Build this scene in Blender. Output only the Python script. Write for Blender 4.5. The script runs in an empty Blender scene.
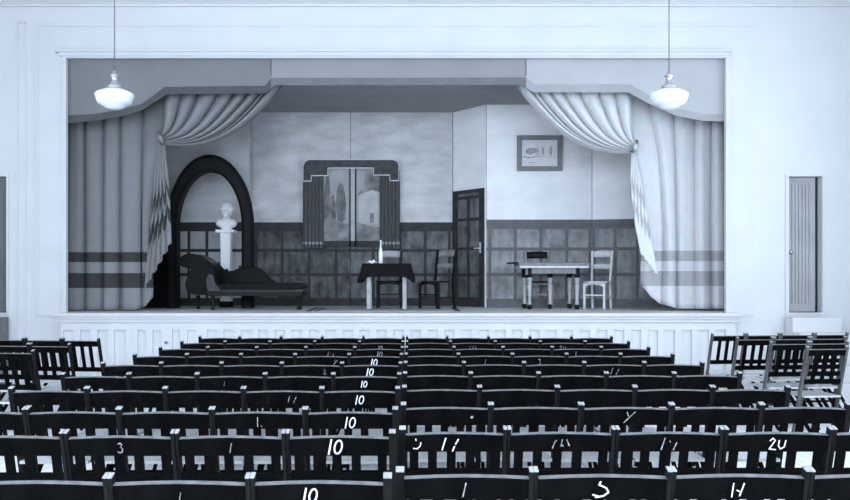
import bpy, bmesh, math, random
from mathutils import Vector, Matrix
random.seed(7)
sc = bpy.context.scene
COL = sc.collection
F = 880.0            # focal length in pixels
VX, VY, EYE = 410.0, 279.0, 1.546

def PX(px, Y): return (px - VX) * Y / F
def PZ(py, Y): return EYE + (VY - py) * Y / F

# ------------------------------------------------------------------ materials
def new_mat(name, col, rough=.6, spec=.4, coat=0.0):
    m = bpy.data.materials.new(name); m.use_nodes = True
    b = m.node_tree.nodes['Principled BSDF']
    b.inputs['Base Color'].default_value = (*col, 1)
    b.inputs['Roughness'].default_value = rough
    b.inputs['Specular IOR Level'].default_value = spec
    b.inputs['Coat Weight'].default_value = coat
    b.inputs['Coat Roughness'].default_value = .12
    return m, m.node_tree.nodes, m.node_tree.links, b

def g(v, t=1.0):      # grey with the cool cast of the print
    return (v, v, v)

def mottle(name, a, b_, scale=4, rough=.7, spec=.3, stretch=(1, 1, 1), detail=6, bump=0.0, coat=0.0):
    m, N, L, b = new_mat(name, a, rough, spec, coat)
    tc = N.new('ShaderNodeTexCoord'); mp = N.new('ShaderNodeMapping')
    mp.inputs['Scale'].default_value = stretch
    n = N.new('ShaderNodeTexNoise'); n.inputs['Scale'].default_value = scale; n.inputs['Detail'].default_value = detail
    r = N.new('ShaderNodeValToRGB')
    r.color_ramp.elements[0].position = .3; r.color_ramp.elements[1].position = .7
    r.color_ramp.elements[0].color = (*a, 1); r.color_ramp.elements[1].color = (*b_, 1)
    L.new(tc.outputs['Object'], mp.inputs['Vector']); L.new(mp.outputs[0], n.inputs['Vector'])
    L.new(n.outputs[0], r.inputs[0]); L.new(r.outputs[0], b.inputs['Base Color'])
    if bump:
        bp = N.new('ShaderNodeBump'); bp.inputs['Strength'].default_value = bump; bp.inputs['Distance'].default_value = .02
        L.new(n.outputs[0], bp.inputs['Height']); L.new(bp.outputs[0], b.inputs['Normal'])
    return m

def cloth_mat(name, base, band, bands, coord='UV'):
    """dyed stripes woven in at given heights (UV v = height along the cloth)"""
    m, N, L, b = new_mat(name, base, .9, .1)
    tc = N.new('ShaderNodeTexCoord'); sx = N.new('ShaderNodeSeparateXYZ')
    L.new(tc.outputs[coord], sx.inputs[0])
    src = sx.outputs[1]
    tot = None
    for lo, hi in bands:
        c = N.new('ShaderNodeMath'); c.operation = 'COMPARE'
        c.inputs[1].default_value = (lo + hi) / 2; c.inputs[2].default_value = (hi - lo) / 2
        L.new(src, c.inputs[0])
        if tot is None: tot = c.outputs[0]
        else:
            a = N.new('ShaderNodeMath'); a.operation = 'MAXIMUM'
            L.new(tot, a.inputs[0]); L.new(c.outputs[0], a.inputs[1]); tot = a.outputs[0]
    nz = N.new('ShaderNodeTexNoise'); nz.inputs['Scale'].default_value = 9
    L.new(tc.outputs['Object'], nz.inputs['Vector'])
    mx = N.new('ShaderNodeMix'); mx.data_type = 'RGBA'
    mx.inputs[6].default_value = (*base, 1); mx.inputs[7].default_value = (*band, 1)
    if tot is not None: L.new(tot, mx.inputs[0])
    else: mx.inputs[0].default_value = 0
    m2 = N.new('ShaderNodeMix'); m2.data_type = 'RGBA'; m2.blend_type = 'MULTIPLY'
    m2.inputs[0].default_value = .18
    L.new(mx.outputs[2], m2.inputs[6]); L.new(nz.outputs['Color'], m2.inputs[7])
    L.new(m2.outputs[2], b.inputs['Base Color'])
    return m

def planks(name, a, b_, gap, wid, axis=0, rough=.5, coat=0.0):
    m, N, L, b = new_mat(name, a, rough, .4, coat)
    tc = N.new('ShaderNodeTexCoord'); sx = N.new('ShaderNodeSeparateXYZ'); L.new(tc.outputs['Object'], sx.inputs[0])
    d = N.new('ShaderNodeMath'); d.operation = 'DIVIDE'; d.inputs[1].default_value = wid
    L.new(sx.outputs[axis], d.inputs[0])
    fr = N.new('ShaderNodeMath'); fr.operation = 'FRACT'; L.new(d.outputs[0], fr.inputs[0])
    fl = N.new('ShaderNodeMath'); fl.operation = 'FLOOR'; L.new(d.outputs[0], fl.inputs[0])
    wn = N.new('ShaderNodeTexWhiteNoise'); wn.noise_dimensions = '1D'; L.new(fl.outputs[0], wn.inputs['W'])
    mx = N.new('ShaderNodeMix'); mx.data_type = 'RGBA'
    mx.inputs[6].default_value = (*a, 1); mx.inputs[7].default_value = (*b_, 1)
    L.new(wn.outputs['Value'], mx.inputs[0])
    lt = N.new('ShaderNodeMath'); lt.operation = 'LESS_THAN'; lt.inputs[1].default_value = .05; L.new(fr.outputs[0], lt.inputs[0])
    m2 = N.new('ShaderNodeMix'); m2.data_type = 'RGBA'; m2.inputs[7].default_value = (*gap, 1)
    L.new(lt.outputs[0], m2.inputs[0]); L.new(mx.outputs[2], m2.inputs[6]); L.new(m2.outputs[2], b.inputs['Base Color'])
    return m

M = {}
M['white'] = mottle('white_wall_paint', g(.58), g(.61), 1.2, .6, .3)
M['trimwhite'] = mottle('white_trim_paint', g(.56), g(.60), 2, .5, .3)
M['ceil'] = mottle('white_ceiling_paint', g(.82), g(.86), 1, .7, .2)
M['side'] = mottle('side_wall_paint', g(.62), g(.66), 1, .7, .2)
M['floor'] = planks('hall_floor_boards', g(.66), g(.74), g(.35), .09, 0, .4, .15)
M['stagefloor'] = planks('stage_floor_boards', g(.55), g(.62), g(.35), .12, 1, .5)
M['dark'] = mottle('dark_stained_wood', g(.002), g(.005), 9, .6, .01, (1, 1, .2))
M['post'] = mottle('worn_dark_wood_edges', g(.003), g(.012), 14, .5, .03, (1, 1, .15))
M['postlit'] = mottle('lit_post_wood', g(.03), g(.10), 14, .4, .3, (1, 1, .15))  # paler post wood, window reflection on the sides put into its colour
M['seat'] = mottle('varnished_seat_wood', g(.34), g(.42), 10, .3, .5, (1, .2, 1), coat=.5)
M['edge'] = mottle('lit_rail_edge', g(.07), g(.16), 20, .45, .3)  # light caught along the rail tops, put into the colour
M['tip'] = mottle('pale_wood_end', g(.20), g(.34), 20, .4, .4)  # paler cap at the top of each post
M['chalk'] = mottle('white_painted_numeral', g(.75), g(.85), 30, .8, .2)
M['chalkfaint'] = mottle('worn_painted_numeral', g(.06), g(.5), 60, .8, .2)
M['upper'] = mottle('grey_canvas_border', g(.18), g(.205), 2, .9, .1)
M['upper2'] = mottle('half_lit_canvas_border', g(.25), g(.28), 2, .9, .1)  # centre and right canvas lightened in steps, brightness put into the colour
M['upper3'] = mottle('lit_canvas_border', g(.38), g(.43), 2, .9, .1)
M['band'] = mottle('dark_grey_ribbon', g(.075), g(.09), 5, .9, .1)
M['band2'] = mottle('half_lit_ribbon', g(.14), g(.17), 5, .9, .1)  # ribbon lightened in the same steps, brightness put into its colour
M['band3'] = mottle('lit_ribbon', g(.30), g(.34), 5, .9, .1)
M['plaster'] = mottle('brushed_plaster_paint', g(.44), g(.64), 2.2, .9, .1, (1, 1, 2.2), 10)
M['plasterpale'] = mottle('lit_brushed_plaster_paint', g(.80), g(.90), 2.0, .9, .1, (1, 1, 2), 8)  # paler copy of plaster, brightness of the right side put into the paint
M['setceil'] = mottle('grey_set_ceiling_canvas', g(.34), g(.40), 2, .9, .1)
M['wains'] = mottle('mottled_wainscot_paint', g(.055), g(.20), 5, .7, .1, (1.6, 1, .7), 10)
M['wainspale'] = mottle('lit_mottled_wainscot_paint', g(.16), g(.36), 5, .7, .2, (1.6, 1, .7), 10)  # paler copy of wains, right-side brightness put into the paint
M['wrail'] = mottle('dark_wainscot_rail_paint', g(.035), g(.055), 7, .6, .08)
M['wrailpale'] = mottle('lit_wainscot_rail_paint', g(.10), g(.14), 7, .6, .3)  # paler copy of wrail, right-side brightness put into the paint
M['black'] = mottle('black_paint', g(.006), g(.01), 7, .6, .03)
M['arch'] = mottle('dark_arch_paint', g(.010), g(.016), 6, .5, .05)
M['leather'] = mottle('black_leather', g(.004), g(.007), 20, .3, .05)
M['polish'] = mottle('polished_black_carved_wood', g(.01), g(.02), 12, .3, .3)
M['plasterwhite'] = mottle('white_plaster_cast', g(.93), g(.96), 8, .7, .3)
M['clothdark'] = mottle('dark_table_cloth', g(.009), g(.014), 30, .9, .02)
M['legpale'] = mottle('pale_painted_wood', g(.30), g(.42), 9, .5, .4)
M['woodmid'] = mottle('grey_stained_wood', g(.14), g(.24), 9, .45, .3, (1, 1, .3))
M['chairpale'] = mottle('worn_pale_chair_wood', g(.50), g(.62), 9, .5, .4)
M['wooddark'] = mottle('dark_polished_wood', g(.008), g(.016), 9, .4, .08)
M['glass'] = new_mat('opal_white_glass', (.74, .76, .78), .2, .6, .5)[0]
b = M['glass'].node_tree.nodes['Principled BSDF']
b.inputs['Emission Color'].default_value = (.80, .90, 1, 1); b.inputs['Emission Strength'].default_value = .04
M['fitter'] = new_mat('dull_nickel', g(.45), .35, .5)[0]; M['fitter'].node_tree.nodes['Principled BSDF'].inputs['Metallic'].default_value = .8
M['cord'] = new_mat('grey_lamp_cord', g(.12), .8)[0]
M['doorgrey'] = mottle('grey_door_paint', g(.30), g(.36), 3, .5, .3)
M['doordark'] = mottle('dull_grey_door_paint', g(.13), g(.16), 3, .5, .3)
M['frame'] = mottle('grey_picture_frame_wood', g(.17), g(.21), 12, .5, .3)
M['paper'] = mottle('pale_sketch_paper', g(.62), g(.74), 5, .9, .1)
M['ink'] = mottle('soft_grey_wash', g(.22), g(.5), 25, .9, .1)
M['skyp'] = mottle('painted_pale_sky', g(.30), g(.40), 2, .9, .1)
M['treep'] = mottle('painted_dark_cypress', g(.08), g(.22), 7, .9, .1, (1.5, 1, .8))
M['hillp'] = mottle('painted_grey_hillside', g(.12), g(.30), 6, .9, .1)
M['housep'] = mottle('painted_pale_house_wall', g(.38), g(.50), 5, .9, .1)
M['valance'] = mottle('dark_velvet', g(.055), g(.09), 12, .9, .1)
M['piping'] = mottle('pale_braid', g(.55), g(.62), 20, .8, .1)
M['rug'] = mottle('grey_rug_pile', g(.32), g(.40), 25, .95, .1)
M['rugdark'] = mottle('dark_rug_border', g(.05), g(.08), 25, .95, .1)
M['bottle'] = new_mat('pale_bottle_glass', g(.8), .15, .6, .4)[0]
M['void'] = mottle('dark_backstage_paint', g(.03), g(.05), 3, .9, .1)

# ------------------------------------------------------------------ mesh helpers
class MB:
    def __init__(s): s.bm = bmesh.new(); s.uv = None
    def box(s, x0, x1, y0, y1, z0, z1, mtx=None):
        v = [s.bm.verts.new(Vector(p) if mtx is None else mtx @ Vector(p)) for p in
             ((x0,y0,z0),(x1,y0,z0),(x1,y1,z0),(x0,y1,z0),(x0,y0,z1),(x1,y0,z1),(x1,y1,z1),(x0,y1,z1))]
        for f in ((0,3,2,1),(4,5,6,7),(0,1,5,4),(1,2,6,5),(2,3,7,6),(3,0,4,7)): s.bm.faces.new([v[i] for i in f])
        return s
    def hexa(s, pts):
        v = [s.bm.verts.new(p) for p in pts]
        for f in ((0,3,2,1),(4,5,6,7),(0,1,5,4),(1,2,6,5),(2,3,7,6),(3,0,4,7)): s.bm.faces.new([v[i] for i in f])
        return s
    def bar(s, a, b, wx, wy):
        """bar from a to b with a wx by wy section (wx along X)"""
        a, b = Vector(a), Vector(b); d = (b - a).normalized()
        ux = Vector((1, 0, 0)) if abs(d.x) < .9 else Vector((0, 1, 0))
        uy = d.cross(ux).normalized(); ux = uy.cross(d).normalized()
        o = [(-1,-1),(1,-1),(1,1),(-1,1)]
        return s.hexa([p + ux*(i*wx/2) + uy*(j*wy/2) for p in (a, b) for i, j in o])
    def prism(s, pts, y0, y1, axis='y'):
        """outline [(x,z)] extruded in y (or [(y,z)] extruded in x when axis = x)"""
        mk = (lambda p, d: Vector((p[0], d, p[1]))) if axis == 'y' else (lambda p, d: Vector((d, p[0], p[1])))
        if axis == 'z': mk = lambda p, d: Vector((p[0], p[1], d))
        A = [s.bm.verts.new(mk(p, y0)) for p in pts]; B = [s.bm.verts.new(mk(p, y1)) for p in pts]
        n = len(pts)
        s.bm.faces.new(A); s.bm.faces.new(B[::-1])
        for i in range(n): s.bm.faces.new((A[i], B[i], B[(i+1)%n], A[(i+1)%n]))
        return s
    def lathe(s, prof, c=(0,0,0), n=20, axis='z'):
        rings = []
        for r, h in prof:
            rings.append([s.bm.verts.new(Vector(c) + (Vector((r*math.cos(2*math.pi*k/n), r*math.sin(2*math.pi*k/n), h)) if axis == 'z'
                          else Vector((r*math.cos(2*math.pi*k/n), h, r*math.sin(2*math.pi*k/n))))) for k in range(n)])
        for a, b in zip(rings, rings[1:]):
            for k in range(n): s.bm.faces.new((a[k], a[(k+1)%n], b[(k+1)%n], b[k]))
        s.bm.faces.new(rings[0]); s.bm.faces.new(rings[-1][::-1])
        return s
    def tube(s, pts, r, n=8):
        pts = [Vector(p) for p in pts]; rings = []
        for i, p in enumerate(pts):
            d = (pts[min(i+1, len(pts)-1)] - pts[max(i-1, 0)]).normalized()
            u = Vector((0,0,1)) if abs(d.z) < .9 else Vector((1,0,0))
            a = d.cross(u).normalized(); b = d.cross(a)
            rr = r[i] if isinstance(r, (list, tuple)) else r
            rings.append([s.bm.verts.new(p + a*rr*math.cos(2*math.pi*k/n) + b*rr*math.sin(2*math.pi*k/n)) for k in range(n)])
        for a, b in zip(rings, rings[1:]):
            for k in range(n): s.bm.faces.new((a[k], a[(k+1)%n], b[(k+1)%n], b[k]))
        s.bm.faces.new(rings[0]); s.bm.faces.new(rings[-1][::-1])
        return s
    def grid(s, fn, nu, nv, uvfn=None):
        V = [[s.bm.verts.new(fn(i/nu, j/nv)) for j in range(nv+1)] for i in range(nu+1)]
        if uvfn and s.uv is None: s.uv = s.bm.loops.layers.uv.new('UVMap')
        for i in range(nu):
            for j in range(nv):
                f = s.bm.faces.new((V[i][j], V[i+1][j], V[i+1][j+1], V[i][j+1])); f.smooth = True
                if uvfn:
                    for l, (a, b) in zip(f.loops, ((i,j),(i+1,j),(i+1,j+1),(i,j+1))): l[s.uv].uv = uvfn(a/nu, b/nv)
        return s
    def mesh(s, name, mat, smooth=False, normals=True):
        if normals: bmesh.ops.recalc_face_normals(s.bm, faces=s.bm.faces)
        me = bpy.data.meshes.new(name); s.bm.to_mesh(me); s.bm.free()
        me.materials.append(mat)
        if smooth:
            for p in me.polygons: p.use_smooth = True
        return me
    def build(s, name, mat, parent=None, smooth=False, bevel=0, normals=True, loc=None):
        return obj(name, s.mesh(name, mat, smooth, normals), parent, bevel, loc)

def obj(name, me, parent=None, bevel=0, loc=None):
    o = bpy.data.objects.new(name, me); COL.objects.link(o)
    if parent: o.parent = parent
    if loc: o.location = loc
    if bevel:
        md = o.modifiers.new('Bevel', 'BEVEL'); md.width = bevel; md.segments = 2; md.limit_method = 'ANGLE'
    return o
def tag(o, label, cat, group=None):
    o['label'] = label; o['category'] = cat
    if group: o['group'] = group
    return o
def thing(name, label, cat, loc=(0,0,0), rz=0, group=None):
    o = bpy.data.objects.new(name, None); COL.objects.link(o)
    o.location = loc; o.rotation_euler = (0, 0, rz); o.empty_display_size = .1
    return tag(o, label, cat, group)
def struct(o): o['kind'] = 'structure'; return o

# ------------------------------------------------------------------ room
YW = 12.5            # hall side of the proscenium wall
ZS = 1.07            # stage floor height
ZC = 5.44            # hall ceiling
XL, XR, YB = -6.7, 6.6, -3.0
OX0, OX1, OZ1 = PX(67, YW), PX(725, YW), PZ(58.5, YW)
struct(MB().box(XL, XR, YB, YW+.1, -.1, 0).build('floor', M['floor']))
struct(MB().box(XL-.2, XR+.2, YB-.2, YW+.2, ZC, ZC+.1).build('ceiling', M['ceil']))
struct(MB().box(XL, XR, YB-.2, YB, 0, ZC).build('wall_back', M['side']))
# side walls with tall windows, those on the left added for their light
WIN = [(2.2, 3.8), (5.4, 7.0), (8.6, 10.2)]
WINL = [(-.5, 1.1), (2.6, 4.2), (5.7, 7.3)]
WZ0, WZ1 = 1.3, 4.2
nwin = 0
for nm, xw, wins in (('wall_right', XR, WIN), ('wall_left', XL-.2, WINL)):
    w = MB(); y = YB
    for a, b_ in wins:
        w.box(xw, xw+.2, y, a, 0, ZC); w.box(xw, xw+.2, a, b_, 0, WZ0); w.box(xw, xw+.2, a, b_, WZ1, ZC); y = b_
    w.box(xw, xw+.2, y, YW+.2, 0, ZC)
    struct(w.build(nm, M['side']))
    for a, b_ in wins:
        nwin += 1
        f = MB()
        for k in range(3): f.box(xw+.08, xw+.12, a + (b_-a-.05)*k/2, a + (b_-a-.05)*k/2 + .05, WZ0, WZ1)
        for k in range(5): f.box(xw+.082, xw+.118, a, b_, WZ0 + (WZ1-WZ0-.05)*k/4, WZ0 + (WZ1-WZ0-.05)*k/4 + .05)
        struct(f.build('window_%d' % nwin, M['trimwhite']))
# front wall with proscenium opening and two stage doorways
DR0, DR1 = PX(785, YW), PX(824, YW)
DL1 = PX(9, YW); DL0 = DL1 - .62
DZ0, DZ1 = ZS, PZ(174, YW)
w = MB()
for a, b_, z0, z1 in ((XL, DL0, 0, ZC), (DL0, DL1, 0, DZ0), (DL0, DL1, DZ1, ZC), (DL1, OX0, 0, ZC), (OX0, OX1, OZ1, ZC), (OX0, OX1, 0, ZS-.06),
                    (OX1, DR0, 0, ZC), (DR0, DR1, 0, DZ0), (DR0, DR1, DZ1, ZC), (DR1, XR, 0, ZC)):
    w.box(a, b_, YW, YW+.04, z0, z1)
struct(w.build('wall_front', M['white']))
# casing round the opening
t = MB()
t.box(OX0-.42, OX0-.05, YW-.012, YW, ZS-.05, OZ1+.47); t.box(OX1+.05, OX1+.42, YW-.012, YW, ZS-.05, OZ1+.47)
t.box(OX0-.05, OX1+.05, YW-.012, YW, OZ1+.12, OZ1+.47)
t.box(OX0-.44, OX0-.40, YW-.022, YW, ZS-.05, OZ1+.49)
t.box(OX0-.40, OX1+.40, YW-.022, YW, OZ1+.45, OZ1+.49)
struct(t.build('trim_1', M['trimwhite']))
t = MB()
t.box(OX0-.14, OX1+.06, YW-.10, YW, OZ1+.075, OZ1+.10); t.box(OX0-.09, OX1+.05, YW-.065, YW, OZ1+.025, OZ1+.075)
t.box(OX0-.05, OX1+.05, YW-.04, YW, OZ1, OZ1+.025)
t.box(OX0-.05, OX0, YW-.04, YW, ZS-.05, OZ1); t.box(OX1, OX1+.05, YW-.04, YW, ZS-.05, OZ1)
struct(t.build('trim_2', M['trimwhite']))
t = MB()   # picture moulding and pilaster lines on the wall
for x in (PX(18, YW), PX(26, YW), ): t.box(x-.012, x+.012, YW-.010, YW, 0, 5.2)
t.box(PX(18, YW), PX(26, YW), YW-.010, YW, 5.18, 5.20)
struct(t.build('trim_3', M['trimwhite']))
struct(MB().box(XL, XR, YW-.04, YW, ZC-.03, ZC).build('trim_4', M['trimwhite']))

# stage doors (at stage height, reached by steps)
def stage_door(idx, x0, x1, mat, knob_side, slit):
    d = MB().box(x0+.05, x1-slit, YW+.08, YW+.115, DZ0+.01, DZ1-.04)
    n = 7
    for k in range(n):
        xa = x0 + .08 + (x1-slit-x0-.12)*k/n
        d.box(xa, xa + (x1-slit-x0-.12)/n*.72, YW+.068, YW+.08, DZ0+.12, DZ1-.14)
    o = struct(d.build('door_%d' % idx, mat))
    MB().lathe([(.012,0),(.012,-.03),(.028,-.045),(.028,-.065),(.012,-.075)], (knob_side, YW+.08, DZ0+.86), 12, 'y').build('door_knob', M['fitter'], o, True)
    f = MB().box(x0, x0+.05, YW-.02, YW+.14, DZ0, DZ1); f.box(x1-.03, x1, YW-.02, YW+.14, DZ0, DZ1); f.box(x0+.05, x1-.03, YW-.02, YW+.14, DZ1-.035, DZ1)
    f.box(x0, x1, YW-.02, YW+.14, DZ0-.03, DZ0)
    f.build('door_frame', M['trimwhite'], o)
stage_door(1, DL0, DL1, M['doordark'], DL0+.14, .05)
stage_door(2, DR0, DR1, M['doorgrey'], DR0+.10, .09)
def steps(x0, x1, mat, label):
    o = MB()
    n = 5
    for k in range(n):
        z1 = (ZS - .06)*(n-k)/n
        o.box(x0, x1, YW-.06-.24*(k+1), YW-.06-.24*k, 0, z1)
    r = o.build('wooden_steps', mat); tag(r, label, 'steps', 'steps up to the stage doors')
    return r
steps(DL0-.08, DL1+.02, M['doordark'], 'dull grey steps rising to the darker stage door')
steps(DR0-.02, DR1+.10, M['trimwhite'], 'whitewashed steps rising to the pale boarded stage door')

# apron front
YA = 12.32
AX0, AX1 = PX(60.5, YA), PX(735.5, YA)
ap = MB()
ap.box(AX0, AX1, YA+.03, YW, 0, ZS-.06)
panels = [(63,73.5),(80,90.5),(97.5,107.6),(114,126),(137.5,146),(152.6,161),(172,180),(187,195),(207,217.5),(223.6,234)]
x = 241
while x < 728: panels.append((x, x+10.3)); x += 16.95
ps = [(PX(a, YA), PX(b_, YA)) for a, b_ in panels]
zt, zb = PZ(330, YA), .14
prev = AX0
for a, b_ in ps:
    ap.box(prev, a, YA, YA+.03, zb, zt); prev = b_
ap.box(prev, AX1, YA, YA+.03, zb, zt)
ap.box(AX0, AX1, YA, YA+.03, zt, ZS-.06); ap.box(AX0, AX1, YA-.01, YA+.03, 0, zb)
struct(ap.build('stage_apron', M['trimwhite']))
n = MB()
n.box(AX0-.06, AX1+.06, YA-.09, YW, ZS-.045, ZS); n.box(AX0-.04, AX1+.04, YA-.055, YA+.0, ZS-.085, ZS-.045); n.box(AX0-.02, AX1+.02, YA-.03, YA, ZS-.13, ZS-.085)
struct(n.build('stage_nosing', M['trimwhite']))
kn = MB().lathe([(.008,0),(.008,-.012),(.022,-.02),(.022,-.03),(.01,-.036)], (PX(166.5, YA), YA+.03-.03, PZ(342.5, YA)), 12, 'y').build('apron_knob', M['woodmid'])
tag(kn, 'small round knob on the white panelled stage front', 'knob')
struct(MB().box(-6.4, 5.9, YW+.04, 18, ZS-.06, ZS).box(OX0, OX1, YW, YW+.04, ZS-.06, ZS).build('floor_stage', M['stagefloor']))
struct(MB().box(-6.4, -6.3, YW+.15, 18, ZS, 5.6).build('wall_stage_left', M['void']))
struct(MB().box(5.8, 5.9, YW+.15, 18, ZS, 5.6).build('wall_stage_right', M['void']))
struct(MB().box(-6.4, 5.9, 18, 18.1, ZS-.06, 5.6).build('wall_stage_back', M['void']))
struct(MB().box(-6.4, 5.9, YW+.15, 18.1, 5.6, 5.7).build('ceiling_stage', M['void']))

# ------------------------------------------------------------------ box set
ZT = 4.50            # top of the scenery
HF = ZT - ZS
DADO = 1.46
def flat(name, label, p0, p1, upper, wains, rail, stiles=None, holes=None, skip=None, top=HF, z2=(.98, .55)):
    """scenery flat from p0 to p1 (left to right as seen from the hall); local x along it, local -y faces the hall"""
    v = Vector((p1[0]-p0[0], p1[1]-p0[1], 0)); Lw = v.length
    r = thing(name, label, 'scenery flat', (p0[0], p0[1], ZS), math.atan2(v.y, v.x), 'painted flats of the stage room')
    MB().box(0, Lw, 0, .015, 0, top).build('canvas', upper, r)
    spans = [(0, Lw)] if skip is None else [s for s in ((0, skip[0]), (skip[1], Lw)) if s[1]-s[0] > .02]
    wp = MB(); rl = MB()
    for a, b_ in spans:
        wp.box(a, b_, -.006, 0, 0, DADO)
        rl.box(a, b_, -.022, -.006, DADO-.06, DADO+.02)
        rl.box(a, b_, -.012, -.006, DADO-.14, DADO-.06)
        for z in z2: rl.box(a, b_, -.014, -.006, z-.025, z+.03)
        rl.box(a, b_, -.016, -.006, 0, .14)
        for s in (stiles or []):
            if a <= s <= b_: rl.box(max(a, s-.025), min(b_, s+.025), -.0135, -.006, .14, DADO-.14)
    wp.build('wainscot_panel', wains, r); rl.build('wainscot_rail', rail, r)
    return r, Lw
YF = 15.6
X0, X1, X2 = -5.0, PX(350.5, YF), PX(453, YF)
XM = PX(252, YF)
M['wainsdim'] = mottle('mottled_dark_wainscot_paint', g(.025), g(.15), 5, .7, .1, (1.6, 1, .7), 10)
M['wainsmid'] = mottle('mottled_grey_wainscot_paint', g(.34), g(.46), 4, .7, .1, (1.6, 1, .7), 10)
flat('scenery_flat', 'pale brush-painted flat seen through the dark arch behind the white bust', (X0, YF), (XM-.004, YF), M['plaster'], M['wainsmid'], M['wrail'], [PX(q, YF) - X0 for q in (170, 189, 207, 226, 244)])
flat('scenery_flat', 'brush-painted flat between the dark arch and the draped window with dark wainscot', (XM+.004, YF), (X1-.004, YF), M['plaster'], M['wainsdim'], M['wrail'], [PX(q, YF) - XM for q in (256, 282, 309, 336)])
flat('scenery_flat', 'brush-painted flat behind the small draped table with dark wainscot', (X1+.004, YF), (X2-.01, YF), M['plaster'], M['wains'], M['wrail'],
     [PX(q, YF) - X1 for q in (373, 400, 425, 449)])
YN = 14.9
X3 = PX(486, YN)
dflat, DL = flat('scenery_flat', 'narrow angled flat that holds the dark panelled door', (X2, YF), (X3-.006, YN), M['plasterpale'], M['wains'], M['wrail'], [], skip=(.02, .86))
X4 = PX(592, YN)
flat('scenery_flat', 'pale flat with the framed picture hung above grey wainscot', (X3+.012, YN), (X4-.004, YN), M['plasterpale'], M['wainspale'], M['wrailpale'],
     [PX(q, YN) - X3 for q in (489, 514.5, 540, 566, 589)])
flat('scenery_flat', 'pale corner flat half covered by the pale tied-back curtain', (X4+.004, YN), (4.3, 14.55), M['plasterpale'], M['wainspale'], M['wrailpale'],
     [.03, .38, .74, 1.1])
# set ceiling
sb = MB().box(-4.9, 4.6, 13.35, 15.75, ZT+.005, ZT+.035).build('set_ceiling', M['setceil']); struct(sb)
# door in the angled flat
d = thing('panelled_door', 'dark narrow panelled door in the angled stage wall', 'door', (X2, YF, ZS), math.atan2(YN-YF, X3-.006-X2))
a0, a1, dh = .04, .845, 2.02
MB().box(a0, a0+.05, -.035, -.001, 0, dh).box(a1-.05, a1, -.035, -.001, 0, dh).box(a0+.05, a1-.05, -.035, -.001, dh-.06, dh).build('door_frame', M['wrail'], d)
MB().box(a0+.05, a1-.05, -.014, -.001, 0, dh-.06).build('door_leaf', M['wains'], d)
mu = MB()
mu.box(a0+.05, a0+.12, -.026, -.014, 0, dh-.06); mu.box(a1-.12, a1-.05, -.026, -.014, 0, dh-.06); mu.box((a0+a1)/2-.025, (a0+a1)/2+.025, -.025, -.014, .16, dh-.12)
for z in (0, .52, .98, 1.48, 1.86): mu.box(a0+.12, a1-.12, -.0255, -.014, z, z+(.16 if z == 0 else .05))
mu.build('door_rails', M['wrail'], d)
h = MB().box(a1-.10, a1-.06, -.034, -.026, .92, 1.10); h.tube([(a1-.08, -.034, 1.0), (a1-.08, -.075, 1.0), (a1-.18, -.08, 1.0)], .012)
h.build('door_handle', M['chairpale'], d)
# framed picture
YP = YN - .03
pf = thing('framed_picture', 'grey framed wash drawing of trees hung on the pale stage wall', 'picture', ((PX(517, YP)+PX(562, YP))/2, YP, PZ(171, YP)))
pw, ph = (PX(562, YP)-PX(517, YP))/2, PZ(135.5, YP)-PZ(171, YP)
fr = MB(); fb = .078
fr.box(-pw, -pw+fb, -.03, .02, 0, ph).box(pw-fb, pw, -.03, .02, 0, ph).box(-pw+fb, pw-fb, -.03, .02, 0, fb).box(-pw+fb, pw-fb, -.03, .02, ph-fb, ph)
fr.build('picture_frame', M['frame'], pf, bevel=.006)
MB().box(-pw+fb, pw-fb, 0, .015, fb, ph-fb).build('picture_sheet', M['paper'], pf)
ik = MB()
def blob(cx, cz, rx, rz, y0, y1, mb, n=14, j=.18):
    mb.prism([(cx + rx*math.cos(2*math.pi*k/n)*(1+random.uniform(-j, j)), cz + rz*math.sin(2*math.pi*k/n)*(1+random.uniform(-j, j))) for k in range(n)], y0, y1)
blob(-.17, ph*.55, .07, .06, -.003, 0, ik); blob(-.10, ph*.58, .06, .05, -.0035, 0, ik); blob(-.03, ph*.55, .012, .075, -.003, 0, ik)
blob(.06, ph*.56, .016, .07, -.003, 0, ik); blob(.19, ph*.56, .022, .085, -.003, 0, ik); blob(-.12, ph*.24, .07, .006, -.002, 0, ik)
ik.prism([(-.27, ph*.38), (-.2, ph*.36), (.0, ph*.40), (.2, ph*.41), (.27, ph*.40), (.27, ph*.41), (.0, ph*.415), (-.2, ph*.40), (-.27, ph*.43)], -.0025, 0)
ik.build('picture_drawing', M['ink'], pf)

# stage window with landscape backing
YV = YF - .005
wn = thing('stage_window', 'draped stage window with a painted view of cypresses and a house', 'window', (PX(351.5, YV), YV, ZS))
def wx(px): return PX(px, YV) - PX(351.5, YV)
def wz(py): return PZ(py, YV) - ZS
vw = MB().box(wx(322), wx(384), -.03, -.024, wz(241), wz(166)).build('painted_view', M['skyp'], wn)
tp = MB(); blob((wx(327)), wz(206), .06, .55, -.034, -.03, tp); blob(wx(341), wz(205), .085, .38, -.036, -.03, tp, 18, .1); blob(wx(333), wz(214), .06, .34, -.035, -.03, tp)
tp.build('painted_cypresses', M['treep'], vw)
hp = MB().prism([(wx(322), wz(241)), (wx(384), wz(241)), (wx(384), wz(228)), (wx(370), wz(226)), (wx(356), wz(222)), (wx(346), wz(224)), (wx(334), wz(219)), (wx(322), wz(218))], -.039, -.036)
hp.build('painted_hillside', M['hillp'], vw)
hs = MB().prism([(wx(359), wz(224)), (wx(379), wz(224)), (wx(379), wz(192)), (wx(372), wz(186)), (wx(359), wz(195))], -.034, -.03)
hs.build('painted_house', M['housep'], vw)
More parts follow.
